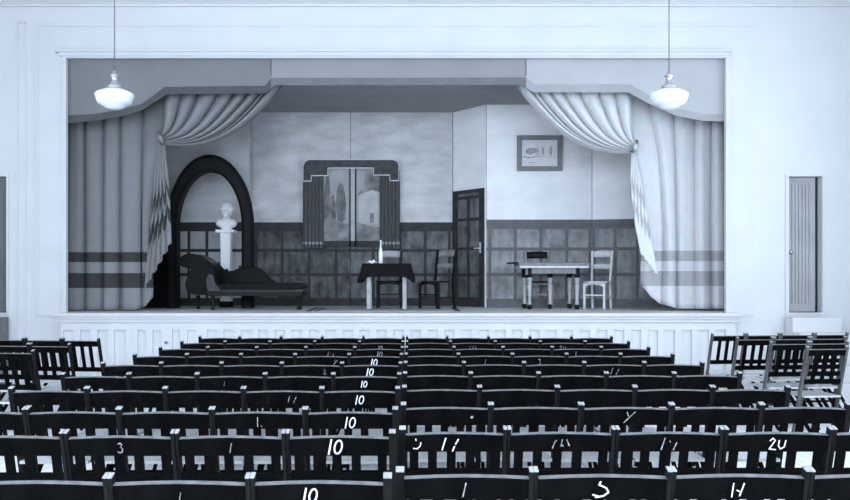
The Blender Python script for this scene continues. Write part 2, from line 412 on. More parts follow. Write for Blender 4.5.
hr = MB().prism([(wx(357), wz(196)), (wx(372), wz(190)), (wx(381), wz(193)), (wx(381), wz(176)), (wx(366), wz(172)), (wx(364), wz(186))], -.0385, -.034)
hr.box(wx(370), wx(374), -.037, -.034, wz(223), wz(213)); hr.build('painted_roof', M['hillp'], vw)
fm = MB(); fm.box(wx(349.5), wx(351), -.06, -.04, wz(246), wz(165)); fm.box(wx(355), wx(356.5), -.06, -.04, wz(246), wz(165))
fm.box(wx(304), wx(399), -.06, -.02, wz(247), wz(241)); fm.build('window_frame', M['wrail'], wn)
MB().box(wx(351), wx(355), -.058, -.02, wz(245), wz(165)).build('mullion', M['legpale'], wn)
cm = cloth_mat('pleated_window_curtain', g(.13), g(.42), [(0.05, .085)])
for a, b_, nm in ((303.5, 324, 0), (380, 400, 1)):
    xa, xb, z0, z1 = wx(a), wx(b_), wz(248.5), wz(171)
    MB().grid(lambda u, v: Vector((xa + (xb-xa)*u, -.085 + .030*math.sin(u*math.pi*2*5.5) , z0 + (z1-z0)*v)), 66, 8, lambda u, v: (u, v*1.0)).build('window_curtain', cm, wn, normals=False)
vo = [(304, 182), (312, 182), (312, 176.5), (328.5, 176.5), (328.5, 169), (374, 169), (374, 176), (390, 176), (390, 181.5), (399, 181.5), (399, 166), (397, 162), (393, 160.5), (310, 160.5), (306, 162.5), (304, 167)]
MB().prism([(wx(a), wz(b_)) for a, b_ in vo], -.13, -.112).build('valance', M['valance'], wn)
br = MB()
ctr = vo + [vo[0]]
for (a, c), (b_, d2) in zip(ctr, ctr[1:]):
    br.bar((wx(a), -.134, wz(c)), (wx(b_), -.134, wz(d2)), .012, .018)
br.build('valance_braid', M['piping'], wn)

# arch and its flat
YR = 14.35
def arc(cx, hw, spring, top, y0px, Y, n=26):
    pts = [(cx-hw, y0px)]
    for k in range(n+1):
        a = math.pi - math.pi*k/n
        pts.append((cx + hw*math.cos(a), spring - (spring-top)*math.sin(a)))
    pts.append((cx+hw, y0px))
    return [(PX(p, Y), (ZS if q == y0px else PZ(q, Y))) for p, q in pts]
ar = thing('archway', 'tall dark round-headed arch standing behind the black couch', 'arch', (PX(210, YR), YR, ZS))
ox, oz = PX(210, YR), ZS
outer = arc(210, 42, 226, 156, 999, YR); inner = arc(209.3, 32.5, 226, 171.5, 999, YR)
loc = lambda P: [(a-ox, b_-oz) for a, b_ in P]
MB().prism(loc(outer) + loc(inner)[::-1], 0, .22).build('arch_surround', M['arch'], ar)
o2 = arc(209.6, 34.5, 226, 169.2, 999, YR)
MB().prism(loc(o2) + loc(inner)[::-1], -.025, 0).build('arch_moulding', M['black'], ar)
o3 = arc(210, 43.2, 226, 154.6, 999, YR); o4 = arc(210, 40.6, 226, 157.8, 999, YR)
MB().prism(loc(o3) + loc(o4)[::-1], -.02, 0).build('arch_outer_bead', M['black'], ar)
YRF = YR + .23
mid = arc(210, 38, 226, 163, 999, YRF)
xa, xb = PX(128, YRF), PX(249.3, YRF)
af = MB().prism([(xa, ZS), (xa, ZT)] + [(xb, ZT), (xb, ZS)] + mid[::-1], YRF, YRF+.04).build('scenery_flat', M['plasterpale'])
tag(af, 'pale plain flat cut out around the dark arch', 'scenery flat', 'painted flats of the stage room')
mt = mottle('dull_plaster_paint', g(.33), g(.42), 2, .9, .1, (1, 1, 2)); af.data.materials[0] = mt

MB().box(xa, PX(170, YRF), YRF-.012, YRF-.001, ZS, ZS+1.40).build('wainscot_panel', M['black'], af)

# bust and pedestal
YBU = 14.86
pd = thing('pedestal', 'slender white pedestal standing inside the dark arch', 'pedestal', (PX(226.4, YBU), YBU, ZS))
k = YBU/F
def hz(py): return PZ(py, YBU) - ZS
MB().box(-5.2*k, 5.2*k, -.09, .09, .10, .16).build('plinth', M['plasterwhite'], pd, bevel=.006)
MB().box(-6*k, 6*k, -.1, .1, 0, .10).build('base_block', M['black'], pd)
s_ = MB(); zz0, zz1 = .16, hz(233)
s_.hexa([(-4*k,-.07,zz0),(4*k,-.07,zz0),(4*k,.07,zz0),(-4*k,.07,zz0),(-5.2*k,-.09,zz1),(5.2*k,-.09,zz1),(5.2*k,.09,zz1),(-5.2*k,.09,zz1)])
s_.build('shaft', M['plasterwhite'], pd, bevel=.008)
MB().box(-9.3*k, 9.3*k, -.14, .14, hz(233), hz(230)).build('capital_slab', M['plasterwhite'], pd, bevel=.006)
zb0 = hz(230)
bz = lambda py: PZ(py, YBU) - PZ(230, YBU)
bb = bmesh.new()
def ell(c, r, rot=None):
    mm = Matrix.Translation(c) @ (rot or Matrix()) @ Matrix.Diagonal((*r, 1))
    bmesh.ops.create_icosphere(bb, subdivisions=3, radius=1, matrix=mm)
ell((0, .01, bz(210)), (.105, .112, .122)); ell((0, -.04, bz(213)), (.066, .080, .10)); ell((0, -.12, bz(212.5)), (.014, .022, .03))   # skull, face, nose
ell((0, -.085, bz(217)), (.035, .035, .03))
for a_ in range(12):     # curls round the head
    t_ = a_*math.pi/6
    if math.sin(t_) > -.75: ell((.088*math.cos(t_), .015+.088*math.sin(t_), bz(209.5)), (.034, .034, .04))
    ell((.055*math.cos(t_), .02+.05*math.sin(t_), bz(205.2)), (.034, .034, .03))
for s in (-1, 1):
    ell((s*.028, -.108, bz(211)), (.02, .014, .010)); ell((s*.085, .0, bz(213.5)), (.012, .02, .03))
    ell((s*.105, .0, bz(223.5)), (.075, .085, .07))
bmesh.ops.create_cone(bb, cap_ends=True, segments=16, radius1=.075, radius2=.055, depth=.16, matrix=Matrix.Translation((0, .01, bz(219))))
ell((0, 0, bz(224.5)), (.14, .10, .09))
bmesh.ops.create_cone(bb, cap_ends=True, segments=16, radius1=.085, radius2=.05, depth=.09, matrix=Matrix.Translation((0, 0, .045)))
ME = bpy.data.meshes.new('plaster_bust'); bb.to_mesh(ME); bb.free(); ME.materials.append(M['plasterwhite'])
bust = obj('plaster_bust', ME, None, 0, (PX(226.4, YBU), YBU, ZS + zb0 + .001))
rm = bust.modifiers.new('Remesh', 'REMESH'); rm.mode = 'VOXEL'; rm.voxel_size = .011; rm.use_smooth_shade = True
sm = bust.modifiers.new('Smooth', 'SMOOTH'); sm.iterations = 3
tag(bust, 'white plaster bust of a curly head on the slender pedestal', 'bust')

# ------------------------------------------------------------------ curtains
YC = 13.10
def cz(py, Y=YC): return PZ(py, Y)
def cx(px, Y=YC): return PX(px, Y)
base_l, base_r = g(.245), g(.68)  # same cloth; right side lightened, its brightness put into the colour
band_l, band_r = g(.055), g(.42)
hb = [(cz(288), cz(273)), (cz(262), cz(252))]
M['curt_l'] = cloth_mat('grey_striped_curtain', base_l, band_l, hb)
M['curt_r'] = cloth_mat('lit_striped_curtain', base_r, band_r, [(cz(286), cz(271)), (cz(261), cz(250.5))])
def lerp_poly(P, x):
    for (a, b_), (c, d2) in zip(P, P[1:]):
        if a <= x <= c: return b_ + (d2-b_)*(x-a)/(c-a)
    return P[0][1] if x < P[0][0] else P[-1][1]
# lower edge of the border (where the cloth starts), pixel outline measured on the photo and set out at the curtain's own distance
TOPL = [(60,115),(67,115.5),(95,114),(120,110),(142,104),(165,87),(258,86),(265,86),(272,78),(400,78),(525,77.5),(536,84.5),(630,84.5),(652,97),(676,108.4),(703,114),(740,115)]
BOTL = [(60,123.5),(67,123.5),(95,121),(120,117),(142,110.5),(167,94.5),(266,93.5),(275,85.5),(400,85.5),(522,85),(533,92.5),(628,92.5),(649,104),(676,116),(703,121),(740,122)]
def drape(label, x_in, x_out, hem, mat, edge, knee, creases, Y=YC+.16):
    """hanging panel, u = 0 at the outer side; folds fall straight, the inner edge is drawn in towards the tie"""
    cr = sorted(creases)
    def fold(px):
        for n_, (a, b_) in enumerate(zip(cr, cr[1:])):
            if a <= px <= b_:
                f = (px-a)/(b_-a)
                return (1 - abs(2*f-1)**3.2)*(.85 + .25*math.sin(n_*2.3)) + .35*(f-.5)*(.6 + .4*math.sin(n_*1.7)) + .10*math.sin(f*math.pi*2)
        return 0
    def fn(u, v):
        pl = x_out + (x_in - x_out)*u
        px = pl
        if (pl-knee)*(x_in-knee) > 0: px = knee + (pl-knee)/(x_in-knee)*(edge(v)-knee)
        zt_ = cz(lerp_poly(BOTL, px) - 3, Y); zb_ = cz(lerp_poly(hem, px), Y)
        return Vector((cx(px, Y), Y - .125*fold(pl)*(.75 + .25*(1-v)) - .012*math.sin(3*v + pl*.2), zb_ + (zt_-zb_)*v))
    o = MB().grid(fn, 240, 30, lambda u, v: (u, fn(u, v).z)).build('stage_curtain', mat, None, normals=False)
    s_ = o.modifiers.new('Solidify', 'SOLIDIFY'); s_.thickness = .006; s_.offset = 0
    return tag(o, label, 'curtain', 'hanging stage curtains')
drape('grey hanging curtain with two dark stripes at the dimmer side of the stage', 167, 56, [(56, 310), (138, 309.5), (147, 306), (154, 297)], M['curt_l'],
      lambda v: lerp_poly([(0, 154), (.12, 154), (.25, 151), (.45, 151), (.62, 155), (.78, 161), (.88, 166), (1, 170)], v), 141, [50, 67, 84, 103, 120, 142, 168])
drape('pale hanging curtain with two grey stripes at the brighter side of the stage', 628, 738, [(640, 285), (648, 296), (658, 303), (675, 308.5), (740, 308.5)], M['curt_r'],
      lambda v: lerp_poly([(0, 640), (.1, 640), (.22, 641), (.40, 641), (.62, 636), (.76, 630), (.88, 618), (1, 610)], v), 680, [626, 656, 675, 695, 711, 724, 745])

def tied(label, top0, top1, tie, ctrl_end, mat, sgn, folds, p_in, p_out, tmat, offs, tfolds, Y=YC):
    """cloth gathered from the border to a tie, with its striped end falling below the tie"""
    root = thing('tied_curtain', label, 'curtain', (cx(tie[0], Y), Y-.1, cz(tie[1], Y)), 0, 'tied-back stage curtains')
    O = Vector(root.location); Ys = Y - .15
    def fn(u, t):
        sx_ = top0 + (top1-top0)*u
        sy = lerp_poly(BOTL, sx_) - 3
        c0 = (top0 + sgn*4, (tie[1]+sy)*.55)
        cpx = c0[0] + (ctrl_end[0]-c0[0])*u; cpy = c0[1] + (ctrl_end[1]-c0[1])*u**.9
        ex_ = tie[0] + sgn*(-1 + 4*u); ey = tie[1] - 4 + 9*u
        px = (1-t)**2*sx_ + 2*t*(1-t)*cpx + t*t*ex_
        py = (1-t)**2*sy + 2*t*(1-t)*cpy + t*t*ey
        w_ = u**1.25*folds + .25*math.sin(7*u)
        f = w_ % 1
        A = .25*(1-.78*t)*(.45+.55*min(1, t*4))*(.7+.5*abs(math.sin(int(w_)*1.9+1)))
        hgt = math.sin(math.pi*f)**.5
        return Vector((cx(px, Y), Ys + .05 - A*hgt - .06*u*math.sin(math.pi*min(1, t)), cz(py, Y))) - O
    o = MB().grid(fn, 260, 30, lambda u, v: (u, 99)).build('swag', mat, root, normals=False)
    s_ = o.modifiers.new('Solidify', 'SOLIDIFY'); s_.thickness = .004
    def fn2(u, v):
        a, b_ = p_out(v), p_in(v)
        px = a[0] + (b_[0]-a[0])*u; py = a[1] + (b_[1]-a[1])*u
        f = (u*tfolds) % 1
        return Vector((cx(px + 1.3*math.sin(u*tfolds*math.pi*2)*v, Y), Ys + .02 - .07*(.3+.7*v)*math.sin(math.pi*f)**.6, cz(py, Y))) - O
    o = MB().grid(fn2, 160, 50, lambda u, v: (u, v + offs(u, v))).build('fall', tmat, root, normals=False)
    s_ = o.modifiers.new('Solidify', 'SOLIDIFY'); s_.thickness = .004
    k_ = MB().tube([Vector((cx(tie[0]-2.5*sgn, Y), Ys-.03, cz(tie[1]-6, Y)))-O, Vector((cx(tie[0]+1, Y), Ys-.09, cz(tie[1], Y)))-O, Vector((cx(tie[0]+2*sgn, Y), Ys-.03, cz(tie[1]+5, Y)))-O], [.03, .045, .03], 10)
    k_.build('tie', mat, root, True)
def zig(u, n, a): return a*(2*abs((u*n) % 1 - .5) - .5)
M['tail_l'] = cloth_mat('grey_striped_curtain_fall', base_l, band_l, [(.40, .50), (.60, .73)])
M['tail_r'] = cloth_mat('lit_striped_curtain_fall', base_r, band_r, [(.30, .42), (.52, .66)])
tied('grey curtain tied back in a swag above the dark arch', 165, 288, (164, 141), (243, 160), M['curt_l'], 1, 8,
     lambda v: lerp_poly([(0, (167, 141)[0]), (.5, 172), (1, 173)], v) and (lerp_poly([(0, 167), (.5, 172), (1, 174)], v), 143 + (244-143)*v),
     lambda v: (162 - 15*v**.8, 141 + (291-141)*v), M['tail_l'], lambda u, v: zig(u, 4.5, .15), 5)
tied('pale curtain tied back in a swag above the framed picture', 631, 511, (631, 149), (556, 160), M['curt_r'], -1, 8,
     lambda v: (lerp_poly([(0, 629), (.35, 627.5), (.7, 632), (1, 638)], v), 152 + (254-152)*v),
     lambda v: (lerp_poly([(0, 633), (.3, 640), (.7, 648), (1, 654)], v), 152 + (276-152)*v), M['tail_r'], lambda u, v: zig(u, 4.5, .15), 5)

BO = thing('canvas_border', 'grey shaped canvas border with a dark ribbon along its edge', 'border', (0, YC-.525, 0))
up = [(px, lerp_poly(TOPL, px)-.0) for px in [p for p, _ in TOPL]]
def bp(px, py, Y): return (PX(px, Y), PZ(py, Y))
YBD = YC - .525
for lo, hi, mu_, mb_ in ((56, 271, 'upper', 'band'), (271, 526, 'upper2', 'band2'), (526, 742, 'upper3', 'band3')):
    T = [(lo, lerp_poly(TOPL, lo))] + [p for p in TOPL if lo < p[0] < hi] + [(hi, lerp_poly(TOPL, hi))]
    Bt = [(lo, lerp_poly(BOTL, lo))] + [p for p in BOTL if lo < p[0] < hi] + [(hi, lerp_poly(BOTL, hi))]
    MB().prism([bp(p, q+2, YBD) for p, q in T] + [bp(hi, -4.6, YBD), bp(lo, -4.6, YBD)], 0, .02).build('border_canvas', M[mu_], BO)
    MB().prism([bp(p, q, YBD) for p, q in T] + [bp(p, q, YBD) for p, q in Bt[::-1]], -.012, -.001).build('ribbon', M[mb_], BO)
sm_ = MB()
for p in (271, 526): sm_.box(PX(p, YBD)-.006, PX(p, YBD)+.006, -.004, 0, PZ(76, YBD), PZ(40, YBD))
sm_.build('seam', M['band'], BO)

# ------------------------------------------------------------------ pendant lamps
def lamp(X, label):
    Y = 10.0; zt_ = PZ(88.5, Y)
    o = thing('pendant_lamp', label, 'lamp', (X, Y, ZC), 0, 'pendant lamps in front of the stage')
    z = zt_ - ZC
    MB().lathe([(.07,z),(.10,z-.006),(.20,z-.05),(.218,z-.072),(.214,z-.09),(.186,z-.172),(.176,z-.178),(.12,z-.205),(.10,z-.222),(.05,z-.238),(.005,z-.242)], (0,0,0), 40).build('glass_shade', M['glass'], o, True)
    MB().lathe([(.085,z+.002),(.088,z+.02),(.05,z+.05),(.034,z+.09),(.034,z+.13),(.05,z+.14),(.045,z+.155),(.02,z+.17),(.016,z+.20),(.004,z+.205)], (0,0,0), 24).build('shade_fitter', M['fitter'], o, True)
    MB().tube([(0,0,z+.2),(0,0,-.03)], .006, 8).build('cord', M['cord'], o, True)
    MB().lathe([(.06,-.001),(.055,-.03),(.012,-.05)], (0,0,0), 20).build('ceiling_rose', M['fitter'], o, True)
lamp(PX(114.5, 10), 'white glass pendant lamp hanging before the grey curtain and dim side')
lamp(PX(669, 10), 'white glass pendant lamp hanging before the pale curtain and bright side')

# ------------------------------------------------------------------ stage furniture
def turned(mb, x, y, z0, z1, r, n=12):
    H = z1 - z0
    pr = [(r*.5,0),(r*.9,.03),(r*.9,.07),(r*.5,.10),(r*.85,.14),(r*.6,.18),(r*.75,.45),(r*.95,.72),(r*.6,.76),(r,.80),(r,.84),(r*.7,.87),(r*1.05,.9),(r*1.05,1)]
    mb.lathe([(a, z0 + H*b_) for a, b_ in pr], (x, y, 0), n); return mb
# couch
YS = 13.45
so = thing('fainting_couch', 'black leather fainting couch with scrolled end beside the arch', 'couch', (PX(255, YS), YS, ZS))
def sx(px): return PX(px, YS) - PX(255, YS)
def sz(py): return PZ(py, YS) - ZS
DS = .62
rail = MB()
rail.box(sx(208), sx(302), 0, .035, sz(296), sz(291)); rail.box(sx(208), sx(302), DS-.035, DS, sz(296), sz(291)); rail.box(sx(208), sx(210.5), .035, DS-.035, sz(296), sz(291)); rail.box(sx(299.5), sx(302), .035, DS-.035, sz(296), sz(291))
MB().box(sx(207), sx(303), -.012, 0, sz(291.8), sz(290)).build('seat_edge_highlight', M['wrail'], so)  # paler strip, the highlight along the seat edge put into its colour
rail.build('seat_rail', M['wooddark'], so, bevel=.006)
def rounded(pts, it=2):
    for _ in range(it):
        q = []
        for (a, b_), (c, d2) in zip(pts, pts[1:] + pts[:1]):
            q += [(a*.75+c*.25, b_*.75+d2*.25), (a*.25+c*.75, b_*.25+d2*.75)]
        pts = q
    return pts
cu = rounded([(sx(208), sz(291)), (sx(303), sz(291)), (sx(304), sz(283)), (sx(280), sz(282.5)), (sx(240), sz(283.5)), (sx(216), sz(284)), (sx(208), sz(282))])
MB().prism(cu, .01, DS-.02).build('seat_cushion', M['leather'], so, bevel=.018)
hd = rounded([(sx(178), sz(260)), (sx(182), sz(255)), (sx(190), sz(253)), (sx(202), sz(256)), (sx(211), sz(263)), (sx(214), sz(273)), (sx(217), sz(284)), (sx(214), sz(295)), (sx(187), sz(295)), (sx(184), sz(284)), (sx(188), sz(274)), (sx(192), sz(268)), (sx(184), sz(268)), (sx(179), sz(265))])
MB().prism(hd, .02, DS-.03).build('scrolled_end', M['leather'], so, bevel=.02)
ba = rounded([(sx(206), sz(290)), (sx(206), sz(263)), (sx(210), sz(263)), (sx(216), sz(270)), (sx(224), sz(271)), (sx(231), sz(267)), (sx(236), sz(268.5)), (sx(243), sz(265.5)), (sx(252), sz(267.5)), (sx(259), sz(273)), (sx(264), sz(279)), (sx(272), sz(283)), (sx(272), sz(290))])
MB().prism(ba, DS-.02, DS+.06).build('backrest', M['leather'], so, bevel=.015)
kb = MB()
for p, q in ((209.5, 263), (232, 266.5), (218, 270)): kb.lathe([(.004,-.03),(.022,-.02),(.028,0),(.022,.02),(.004,.03)], (sx(p), DS+.02, sz(q)), 10)
kb.build('carved_knobs', M['polish'], so, True)
ca = MB()
ca.prism(rounded([(sx(207), sz(291)), (sx(206), sz(280)), (sx(209), sz(273)), (sx(214), sz(275)), (sx(215), sz(283)), (sx(222), sz(290)), (sx(220), sz(292))]), -.035, .012)
ca.build('arm_scroll', M['polish'], so, bevel=.01)
for p, y in ((212, .05), (298, .05), (190, DS-.1), (296, DS-.08)):
    turned(MB(), sx(p), y, 0, sz(295.9), .035).build('leg', M['wooddark'], so, True)

# small table under a dark cloth
YT = 13.55
tb_ = thing('small_table', 'small stage table with pale square legs under the dark cloth', 'table', (PX(386.5, YT), YT+.28, ZS+.009))
TH = .70
kx = lambda px: PX(px, YT) - PX(386.5, YT)
MB().box(kx(364), kx(409), -.26, .26, TH-.03, TH).build('tabletop', M['woodmid'], tb_)
for x in (kx(368.5), kx(404.5)):
    for y in (-.22, .22): MB().box(x-.03, x+.03, y-.03, y+.03, 0, TH-.03).build('leg', M['legpale'], tb_, bevel=.004)
def clothfn(u, v):
    # rounded rectangle skirt: u round the edge, v from top centre to hem
    a = u*2*math.pi; ca_, sa_ = math.cos(a), math.sin(a)
    e = .22
    sgnp = lambda q: math.copysign(abs(q)**e, q)
    hx, hy = .365, .285
    if v < .5:
        f = v*2
        return Vector((hx*sgnp(ca_)*f, hy*sgnp(sa_)*f, TH+.006))
    f = (v-.5)*2
    corner = abs(math.sin(2*a))
    L = .20 + .10*corner**2
    out = .015 + .06*f*(.3+corner) + .016*f*math.sin(a*14)
    return Vector(((hx+out)*sgnp(ca_), (hy+out*.7)*sgnp(sa_), TH+.006 - L*f))
tc_ = MB().grid(clothfn, 160, 24).build('tablecloth', M['clothdark'], None, True, normals=False)
tc_.location = tb_.location
s = tc_.modifiers.new('Solidify', 'SOLIDIFY'); s.thickness = .004; s.offset = 1
tag(tc_, 'dark cloth draped over the small stage table', 'tablecloth')
bo = thing('bottle', 'slim pale bottle standing on the dark tablecloth', 'bottle', (PX(380.7, 13.7), 13.7, ZS+TH+.021))
MB().lathe([(.030,0),(.034,.01),(.034,.16),(.028,.20),(.013,.25),(.012,.33),(.014,.332),(.014,.36),(.004,.362)], (0,0,0), 18).build('bottle_body', M['bottle'], bo, True)
def crump(u, v):
    return Vector((-.10+.17*u, -.09+.18*v, .02 + .045*abs(math.sin(5*u+2*v))*math.sin(math.pi*u)*math.sin(math.pi*v) + .012*math.sin(9*u-6*v)*math.sin(math.pi*u)))
pp = MB().grid(crump, 24, 16).build('crumpled_paper', M['plasterwhite'], None, True, normals=False, loc=(PX(373, 13.72), 13.72, ZS+TH+.012))
s = pp.modifiers.new('Solidify', 'SOLIDIFY'); s.thickness = .003
tag(pp, 'crumpled white paper beside the pale bottle on the dark cloth', 'paper')

def stage_chair(label, loc, rz, m, mr, style=0, w=.20):
    """wooden chair, local -y is its front"""
    o = thing('wooden_chair', label, 'chair', loc, rz, 'wooden chairs on the stage')
    dp, sh, H = .20, .44, .93
    for s in (-1, 1):
        MB().bar((s*(w-.01), -dp+.02, 0), (s*(w-.01), -dp+.02, sh-.031), .036, .036).build('front_leg', m, o, bevel=.004)
        MB().bar((s*(w-.02), dp+.03, 0), (s*(w-.02), dp-.02, sh), .034, .036).bar((s*(w-.02), dp-.02, sh), (s*(w-.005), dp+.06, H), .034, .034).build('rear_leg', m, o)
    MB().prism(rounded([(-w-.02, -dp-.03), (w+.02, -dp-.03), (w+.01, dp-.04), (-w-.01, dp-.04)], 1), sh-.03, sh, 'z').build('seat', mr if style else m, o, bevel=.006)
    ap_ = MB()
    ap_.prism([(-w+.01, sh-.031), (w-.01, sh-.031), (w-.01, sh-.10), (w*.6, sh-.065), (0, sh-.05), (-w*.6, sh-.065), (-w+.01, sh-.10)], -dp+.01, -dp+.03)
    ap_.build('apron', m, o)
    st = MB()
    st.bar((-w+.03, -dp+.02, .22), (w-.03, -dp+.02, .22), .022, .022)
    st.build('stretcher', m, o)
    for s in (-1, 1): MB().bar((s*(w-.015), -dp+.03, .18), (s*(w-.018), dp-.005, .18), .02, .02).build('stretcher', m, o)
    def yb(z): return dp - .02 + .08*(z-sh)/(H-sh)
    for z0, z1 in ((.83, .93), (.64, .71)) if style < 2 else ((.83, .93), (.76, .79), (.62, .66)):
        n_ = 8
        def fn(u, v, z0=z0, z1=z1): 
            z = z0 + (z1-z0)*v
            return Vector(((-w+.03)+(2*w-.06)*u, yb(z) + .03*math.sin(math.pi*u), z + .012*math.sin(math.pi*u)*v))
        r = MB().grid(fn, 10, 2).build('back_rail', mr, o, normals=False)
        s_ = r.modifiers.new('Solidify', 'SOLIDIFY'); s_.thickness = .018
    return o
stage_chair('wooden chair tucked behind the cloth-covered stage table', (PX(389.5, 14.45), 14.43, ZS+.009), 0.0, M['wooddark'], M['legpale'])
stage_chair('dark wooden chair standing alone between the draped table and the dark door', (PX(436.5, 13.95), 13.95, ZS+.009), math.radians(-42), M['wooddark'], M['woodmid'])  # paler back rails, their highlight put into the colour
stage_chair('pale worn chair at the end of the extending table', (PX(598, 14.0), 14.02, ZS), math.radians(-29), M['chairpale'], M['chairpale'], w=.17)
stage_chair('chair behind the extending table with only its back rail showing above', (PX(537.5, 14.75), 14.57, ZS), 0.0, M['woodmid'], M['wooddark'], 1)

# extending table
YE = 13.70
et = thing('extending_table', 'polished extending table with five turned legs before the grey wainscot', 'table', (PX(553, YE), YE, ZS))
ex = lambda px, Y=YE: PX(px, Y) - PX(553, YE)
ez = lambda py: PZ(py, YE) - ZS
MB().box(ex(518.5), ex(590), -.02, .62, ez(265.8), ez(263)).build('tabletop', M['woodmid'], et, bevel=.006)
MB().box(ex(519.5), ex(589), -.012, .60, ez(268), ez(265.8)).build('sliding_leaf', M['chairpale'], et, bevel=.004)
MB().box(ex(511), ex(518.3), .0, .58, ez(263.6), ez(262)).build('drop_leaf', M['wooddark'], et)
apr = MB().prism([(ex(526), ez(268)), (ex(579), ez(268)), (ex(579), ez(275)), (ex(574), ez(273.5)), (ex(532), ez(273.5)), (ex(526), ez(275))], .03, .055)
apr.box(ex(526), ex(579), .53, .55, ez(273), ez(268)).build('apron', M['woodmid'], et)
for px, y in ((529.5, .06), (577, .06), (550, .28), (524.5, .52), (569.5, .52)):
    lg = MB(); xx = PX(px, YE+y) - PX(553, YE)
    turned(lg, xx, y, .07, ez(268)-.15, .040)
    lg = lg.build('leg', M['legpale'], et, True)
    MB().lathe([(.036,0),(.044,.01),(.044,.14),(.036,.15)], (xx, y, ez(268)-.151), 10).build('leg_block', M['wooddark'], lg, True)
    MB().lathe([(.025,0),(.038,.02),(.042,.05),(.025,.075)], (xx, y, 0), 10).build('castor', M['wooddark'], lg, True)
# rug
rg = thing('rug', 'thin rug with dark border stripes under the draped table', 'rug', (0, 0, ZS))
q = lambda px, Y: (PX(px, Y), Y)
ya, yb_ = 13.0, 14.5
MB().box(PX(318, ya), PX(455, ya), ya, yb_, 0, .005).build('rug_field', M['rug'], rg)
MB().box(PX(305, ya), PX(311, ya), ya, yb_, 0, .005).box(PX(314, ya), PX(318, ya), ya, yb_, 0, .005).box(PX(455, ya), PX(461, ya), ya, yb_, 0, .005).build('rug_border', M['rugdark'], rg)
MB().box(PX(311, ya), PX(314, ya), ya, yb_, 0, .005).build('rug_edge', M['rug'], rg)

# ------------------------------------------------------------------ auditorium chairs
RC = .28
def mk_chair(w, H, rail_h, gap, low, slats, slat_w, pl, pr, crest, seatz=.42, pm='post'):
    """folding chair facing +y; origin on the floor under the middle of its top rail. returns [(part, mesh)]"""
    y = lambda z: (H - z)*RC
    parts = []
    def plank(mb, x0, x1, z0, z1, th, cr=0.0, n=1, off=0.0):
        for k in range(n):
            a, b_ = x0 + (x1-x0)*k/n, x0 + (x1-x0)*(k+1)/n
            ca = cr*math.sin(math.pi*k/n); cb = cr*math.sin(math.pi*(k+1)/n)
            nn = Vector((0, -1, -RC)).normalized()   # back face normal (towards the camera)
            P = [Vector((a, y(z0), z0)), Vector((b_, y(z0), z0)), Vector((b_, y(z1+cb), z1+cb)), Vector((a, y(z1+ca), z1+ca))]
            fr = [p + nn*(th/2+off) for p in P]; bk = [p - nn*(th/2-off) for p in P]
            v = [mb.bm.verts.new(p) for p in (fr[0], fr[1], bk[1], bk[0], fr[3], fr[2], bk[2], bk[3])]
            for f in ((0,3,2,1),(4,5,6,7),(0,1,5,4),(1,2,6,5),(2,3,7,6),(3,0,4,7)): mb.bm.faces.new([v[i] for i in f])
        if n > 1:
            bmesh.ops.remove_doubles(mb.bm, verts=mb.bm.verts, dist=1e-5)
            bad = [f for f in mb.bm.faces if all(len(e.link_faces) > 2 for e in f.edges if True) and len(f.verts) == 4 and abs(f.normal.x) > .99]
    hw = w/2 - .001
    px0, px1 = -hw, hw
    for nm, a, b_ in (('post', px0, px0+pl), ('post', px1-pr, px1)):
        mb = MB(); plank(mb, a, b_, 0, H+.032, .036); parts.append((nm, mb.mesh('post', M[pm], normals=True)))
    for a, b_ in ((px0, px0+pl), (px1-pr, px1)):
        mb = MB(); plank(mb, a, b_, H+.032, H+.0365, .036); parts.append(('post_tip', mb.mesh('post_tip', M['tip'])))
    ia, ib = px0+pl, px1-pr
    mb = MB(); plank(mb, ia, ib, H-rail_h, H, .022, crest, 8)
    me = mb.mesh('top_rail', M['dark'])
    parts.append(('top_rail', me))
    mb = MB()          # paler strip along the rail top, standing for the light it catches
    n = 8
    for k in range(n):
        a, b_ = ia + (ib-ia)*k/n, ia + (ib-ia)*(k+1)/n
        za, zb = H + crest*math.sin(math.pi*k/n), H + crest*math.sin(math.pi*(k+1)/n)
        mb.hexa([Vector((a, y(za)-.010, za-.001)), Vector((b_, y(zb)-.010, zb-.001)), Vector((b_, y(zb)+.011, zb+.0045)), Vector((a, y(za)+.011, za+.0045)),
                 Vector((a, y(za)-.0105, za+.001)), Vector((b_, y(zb)-.0105, zb+.001)), Vector((b_, y(zb)+.0105, zb+.0065)), Vector((a, y(za)+.0105, za+.0065))])
    parts.append(('rail_edge', mb.mesh('rail_edge', M['edge'])))
    zl = H - rail_h - gap
    mb = MB(); plank(mb, ia, ib, zl-low, zl, .02); parts.append(('bottom_rail', mb.mesh('bottom_rail', M['dark'])))
    for s in slats:
        c = ia + (ib-ia)*s
        mb = MB(); plank(mb, c-slat_w/2, c+slat_w/2, zl, H-rail_h, .012); parts.append(('slat', mb.mesh('slat', M['dark'])))
    ys = y(seatz)
    mb = MB(); mb.box(ia+.004, ib-.004, ys-.06, ys+.33, seatz-.018, seatz); parts.append(('seat', mb.mesh('seat', M['seat'])))
    for s in (-1, 1):
        x = (ia+.03) if s < 0 else (ib-.03)
        mb = MB(); mb.bar((x, -.09, 0), (x, ys+.26, seatz-.02), .022, .03); parts.append(('rear_leg', mb.mesh('rear_leg', M['dark'])))
    mb = MB(); mb.bar((ia, y(.15), .15), (ib, y(.15), .15), .02, .02)
    parts.append(('stretcher', mb.mesh('stretcher', M['dark'])))
    return parts
def place(parts, name, label, X, Y, rz, group, cat='chair'):
    o = thing(name, label, cat, (X, Y, 0), rz, group)
    for nm, me in parts: obj(nm, me, o)
    return o
PW = .029
H0, RH, GP, LW = .850, .074, .086, .055
SL = (.085, .275, .47, .665, .93)
WL, WR = .478, .480
V = {}
